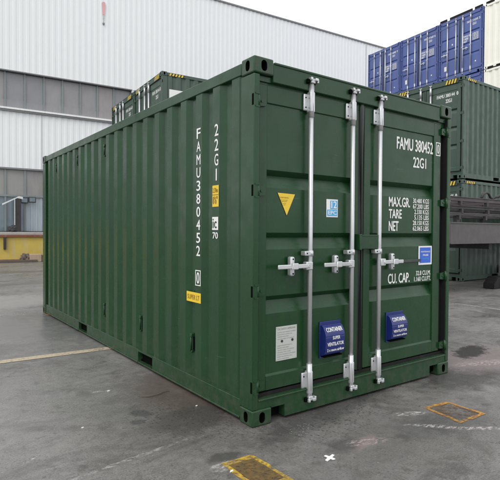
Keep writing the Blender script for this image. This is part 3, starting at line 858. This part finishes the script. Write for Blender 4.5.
# ================================================================== factory hall
TH = 4.0
hall = empty('factory_hall', (2.0, 23.5, 0), -TH)
tag(hall, 'big white clad factory hall with a grey window band behind the containers', 'building')
S0, S1, ZR = -14.0, 62.0, 15.27
def clad(b_, s0, s1, z0, z1, y, pit=.30, d=.020):
    x = s0; pr_ = []
    while x < s1:
        pr_ += [(x, y), (x+pit*.38, y), (x+pit*.46, y+d), (x+pit*.92, y+d)]; x += pit
    pr_.append((s1, y)); pr_ = [(min(p[0], s1), p[1]) for p in pr_]
    b_.strip(pr_, 2, z0, z1)
b = mb('wallwhite'); clad(b, S0, S1, 9.10, ZR, -.10)
b.build('upper_wall', hall)
b = mb('wallwhite'); clad(b, 6.57, S1, 0, 9.10, -.08); clad(b, S0, 6.57, 4.42, 7.28, -.02)
b.box(S0, S0+.1, .05, 30, 0, ZR); b.box(S1-.1, S1, .05, 30, 0, ZR); b.box(S0+.1, S1-.1, 29.9, 30, 0, ZR)
b.build('lower_wall', hall)
b = mb('trim')
b.box(S0, 6.60, -.14, .05, 9.07, 9.12); b.box(S0, S1, -.16, .04, ZR-.03, ZR+.06)  # band-top strip paints the shadow under the upper wall; the other edges the roof
b.mat('seamgrey').box(1.97, 2.01, -.030, .01, 4.45, 7.16).box(24.17, 24.23, -.13, -.05, 9.2, ZR-.05).mat('trim')
b.box(S0, 6.57, -.06, .05, 4.36, 4.44)
b.build('trim', hall)
b = mb('ledge'); b.box(S0, 6.57, -.16, .05, 7.24, 7.33, .01); b.mat('trim').box(S0, 6.57, -.12, .05, 7.16, 7.24)
b.build('window_ledge', hall)
b = mb('roof'); b.box(S0, S1, .04, 30, ZR-.1, ZR+.02); b.build('roof', hall)
# window band and lower glazing: every pane and mullion a part of its own
M['pane_a'] = paint('grey_pane_cool', (.235, .238, .25), .26, .14, .5, .05, dirtcol=(.20, .19, .19))
M['pane_b'] = paint('grey_pane_warm', (.285, .268, .265), .36, .16, .5, .05, dirtcol=(.20, .19, .19))
M['pane_c'] = paint('grey_pane_dull', (.255, .250, .255), .30, .16, .6, .05, dirtcol=(.33, .32, .31))
s = .35-.88*16
edges = [S0]
while s < 6.5:
    if s > S0: edges.append(s)
    s += .88
edges.append(6.57)
for i, (a_, c_) in enumerate(zip(edges, edges[1:])):
    q = ('pane_a', 'pane_b', 'pane_c', 'bandglass')[(i*7+i//3) % 4]
    mb(q).box(a_+.002, c_-.002, .100, .14, 7.33, 9.06).build('window_pane', hall)
    mb(q).box(a_+.002, c_-.002, .068, .099, 7.33, 7.70+.02*(i % 3)).build('lower_sash', hall)
    mb('paneltaupe' if i % 3 else 'pane_b').box(a_+.002, c_-.002, .08, .14, 3.12, 4.36).build('panel', hall)
    if c_ < 1.3: mb('glazing').box(a_+.002, c_-.002, .10, .14, 1.34, 3.03).build('window_pane', hall)
    if i:
        mb('mullion').box(a_-.032, a_+.032, .03, .067, 7.331, 9.06).build('mullion', hall)
        mb('mullion').box(a_-.042, a_+.042, .02, .067, 1.34, 3.03).build('mullion', hall)
        mb('mullion').box(a_-.042, a_+.042, .02, .067, 3.12, 4.36).build('mullion', hall)
mb('mullion').box(6.535, 6.57, .0, .067, 7.331, 9.06).build('mullion', hall)
mb('mullion').box(S0, 6.57, .0, .068, 3.03, 3.12).build('transom', hall)
b = mb('shutter'); clad(b, 1.28, 6.57, 1.34, 3.03, .07, .22, .03); b.build('shutter', hall)
mb('rust').box(S0+.2, 6.57, .14, .16, .1, 1.3).build('base_wall', hall)

dock = empty('loading_dock', (2.0, 23.5, 0), -TH)
tag(dock, 'weathered yellow loading dock with a rusty edge beam along the hall', 'dock')
yd = -2.52
b = mb('dockyel').box(-13, 6.5, yd, -.11, 0, 1.09); b.build('dock_body', dock)
b = mb('rust').box(-13, 6.5, yd-.10, -.115, 1.09, 1.19, .01); b.build('edge_beam', dock)
b = mb('concrete').box(-13, 6.5, yd-.05, -.12, 1.19, 1.31, .01); b.build('dock_deck', dock)
b = mb('steeldark')
for xs in (-4.1, .02, 4.1): b.box(xs, xs+.10, yd-.13, yd-.001, .55, 1.09, .01)
b.build('bumper', dock)
b = mb('rust').box(-13, 6.5, yd-.06, yd-.001, .0, .10); b.build('kerb_beam', dock)
def hp(s_, y): # hall coords to world
    a_ = R(-TH); return (2.0+math.cos(a_)*s_-math.sin(a_)*y, 23.5+math.sin(a_)*s_+math.cos(a_)*y)
def at_hall(name, s_, y, z): x, y2 = hp(s_, y); return empty(name, (x, y2, z), -TH)
def solid(name, fn, s_, y, z, lab, cat, group=None):
    o = fn().build(name); x, y2 = hp(s_, y); o.location = (x, y2, z); o.rotation_euler = (0, 0, R(-TH)); return tag(o, lab, cat, group)
solid('column', lambda: mb('steeldark').box(-.13, .13, -.10, .10, 0, 1.66, .01).mat('pipe').box(-.165, -.135, -.13, -.08, 0, 1.64), .86, -.35, 1.31, 'brown post with a pale edge on the dock in front of the glazing', 'column')
solid('chute', lambda: mb('pipe').prism([(-.45, -.22), (-.45, -.14), (.28, .24), (.45, .20), (.45, .10), (.20, .14)], 1, -.06, .06), .62, -.40, 2.80, 'pale slanting pipe against the hall glazing above the dock', 'pipe')
def lamp():
    b_ = mb('steeldark').box(-.17, .17, -.05, .05, -.14, .14, .02); b_.mat('glazing').box(-.13, .13, -.056, -.05, -.10, .10); b_.mat('steeldark').box(-.02, .02, .05, .12, -.03, .03); return b_
solid('flood_lamp', lamp, 1.17, -.14, 2.86, 'dark square lamp on the glazing, left of the two', 'lamp', 'square lamps on the hall glazing')
solid('flood_lamp', lamp, 1.53, -.14, 2.90, 'dark square lamp on the glazing, right of the two', 'lamp', 'square lamps on the hall glazing')
def blob(mat, rx, ry, rz, seed, sub=3, amp=.28):
    random.seed(seed); b_ = mb(mat); bmesh.ops.create_icosphere(b_.bm, subdivisions=sub, radius=1)
    from mathutils import noise
    for v in b_.bm.verts:
        n_ = 1+amp*noise.noise(v.co*1.8+Vector((seed, 0, 0)))+amp*.6*noise.noise(v.co*4.5+Vector((seed, 3, 0)))
        v.co = Vector((v.co.x*rx*n_, v.co.y*ry*n_, max(-.85, v.co.z)*rz*n_+rz*.8))
    for f_ in b_.bm.faces: f_.smooth = False
    return b_
solid('sack', lambda: blob('steeldark', .22, .18, .18, 3), .52, -1.2, 1.31, 'small dark sack on the dock deck', 'sack')
solid('scrap_heap', lambda: blob('wood', .20, .18, .20, 5, 3, .6), .86, yd-.42, .0, 'dark rusty heap on the ground against the yellow dock', 'scrap')
solid('block', lambda: mb('tan').box(-.24, .24, -.15, .15, 0, .34, .015), 1.24, yd-.45, 0, 'tan block on the ground beside the dark heap at the dock', 'block')
solid('block', lambda: mb('wood').box(-.14, .14, -.15, .15, 0, .30, .015), 1.62, yd-.45, 0, 'dark brown block right of the tan block at the dock', 'block')
solid('timber_beam', lambda: mb('wood').box(-.75, .75, -.08, .08, 0, .11, .01), .55, yd-.62, 0, 'long dark timber lying on the ground in front of the dock', 'timber')
solid('timber_beam', lambda: mb('rust').box(-.60, .60, -.08, .08, 0, .12, .01), .45, yd-.25, 0, 'reddish timber lying close against the yellow dock face', 'timber')
solid('banner', lambda: mb('redmark').prism([(-.085, .95), (-.05, 1.0), (.05, 1.0), (.085, .95), (.05, .32), (-.05, .32)], 1, -.012, .012).mat('seamgrey').box(-.03, .03, -.012, .012, .12, .34).box(-.02, .02, -.008, .008, -.1, .12).mat('trim').box(-.05, .05, -.012, .012, -.20, -.08, .02), 5.04, -.13, 12.48, 'narrow red mark with grey dots high on the white wall', 'sign')

# ================================================================== yard trailer at the right
tr = empty('yard_trailer', (7.95, 3.42, 0)); tag(tr, 'low grey yard trailer carrying dark steel frames at the right edge', 'trailer')
TL = 11.0
b = mb('steelgrey').box(0, TL, 0, .05, 1.150, 1.640, .008); b.box(0, TL, 1.42, 1.47, 1.150, 1.640, .008)
b.box(0, TL, -.02, -.001, 1.150, 1.175).box(0, TL, -.02, -.001, 1.615, 1.640)
b.build('side_board', tr)
b = mb('steeldark').box(0, TL, .051, 1.419, 1.25, 1.42); b.box(.0, .08, .051, 1.419, 1.43, 1.63)
for xs in (2.0, 6.5, 9.8): b.box(xs, xs+.12, .2, 1.27, 1.0, 1.25)
b.build('bed', tr)
def wheel(x, y, r_=.22):
    b_ = mb('rubber').tube((x, y, r_), (x, y+.18, r_), r_, n=24).mat('steelgrey').tube((x, y-.006, r_), (x, y, r_), r_*.5, n=16)
    b_.build('wheel', tr)
for x in (5.2, 9.4): wheel(x, .02); wheel(x, 1.25)
for x in (5.2, 9.4):
    mb('steeldark').box(x-.05, x+.05, .21, 1.24, .17, .28).build('axle', tr)
    for y in (.30, 1.05): mb('steeldark').box(x-.05, x+.05, y, y+.08, .281, 1.249).build('strut', tr)
b = mb('rubber').prism([(0, 0), (.75, 0), (.75, .26), (.62, .30), (.20, .30), (.0, .14)], 1, 0, .28)
bmesh.ops.bevel(b.bm, geom=list(b.bm.edges), offset=.02, segments=2, affect='EDGES')
o = b.build('rubber_block'); o.location = (9.98, 3.50, 0); tag(o, 'black rubber block on the ground under the grey trailer at the right edge', 'block')
for x in (.38, 3.7, 6.6, 9.2):
    for y in (.08, 1.30): mb('steeldark').box(x, x+.12, y, y+.10, 1.421, 1.79).build('bolster', tr)
def steel_frame(z, h, mat, lab, dx=0):
    o = empty('steel_frame', (8.0+dx, 3.47, z)); tag(o, lab, 'steel frame', 'steel frames stacked on the trailer')
    b_ = mb(mat)
    for y in (.02, 1.26): b_.box(0, 9.5, y, y+.07, 0, h, .006); b_.box(0, 9.5, y-.02, y+.09, h, h+.018)
    b_.build('rail', o)
    for i in range(9): mb(mat).box(.15+i*1.15, .23+i*1.15, .09, 1.26, .01, h-.01).build('cross_member', o)
    for i in range(9): mb('steeldark').box(.35+i*1.04+(i % 3)*.1, .42+i*1.04+(i % 3)*.1, -.01, .06, -.09, -.001).build('spacer', o)
steel_frame(1.80, .040, 'steelgrey', 'thin pale steel frame, lowest of the frames on the trailer')
steel_frame(1.945, .060, 'steeldark', 'dark steel frame, second from the bottom on the trailer', .1)
steel_frame(2.125, .085, 'steelmauve', 'dull mauve steel frame, topmost on the trailer', .05)
b = mb('steeldark')
b.path([(9.35, 3.50, 2.23), (9.42, 3.50, 2.33), (9.56, 3.50, 2.38), (9.72, 3.52, 2.36), (9.80, 3.52, 2.27), (9.95, 3.52, 2.24)], [.03, .035, .035, .03, .03, .02], 8)
tag(b.build('hose'), 'dark bent hose lying on top of the steel frames', 'hose')
b = mb('steeldark')
b.path([(9.95, 3.55, 2.26), (10.4, 3.55, 2.36), (11.2, 3.55, 2.40), (12.3, 3.6, 2.42)], [.025, .05, .06, .05], 8)
tag(b.build('rolled_tarpaulin'), 'dark rolled tarpaulin on the steel frames at the right edge', 'tarpaulin')
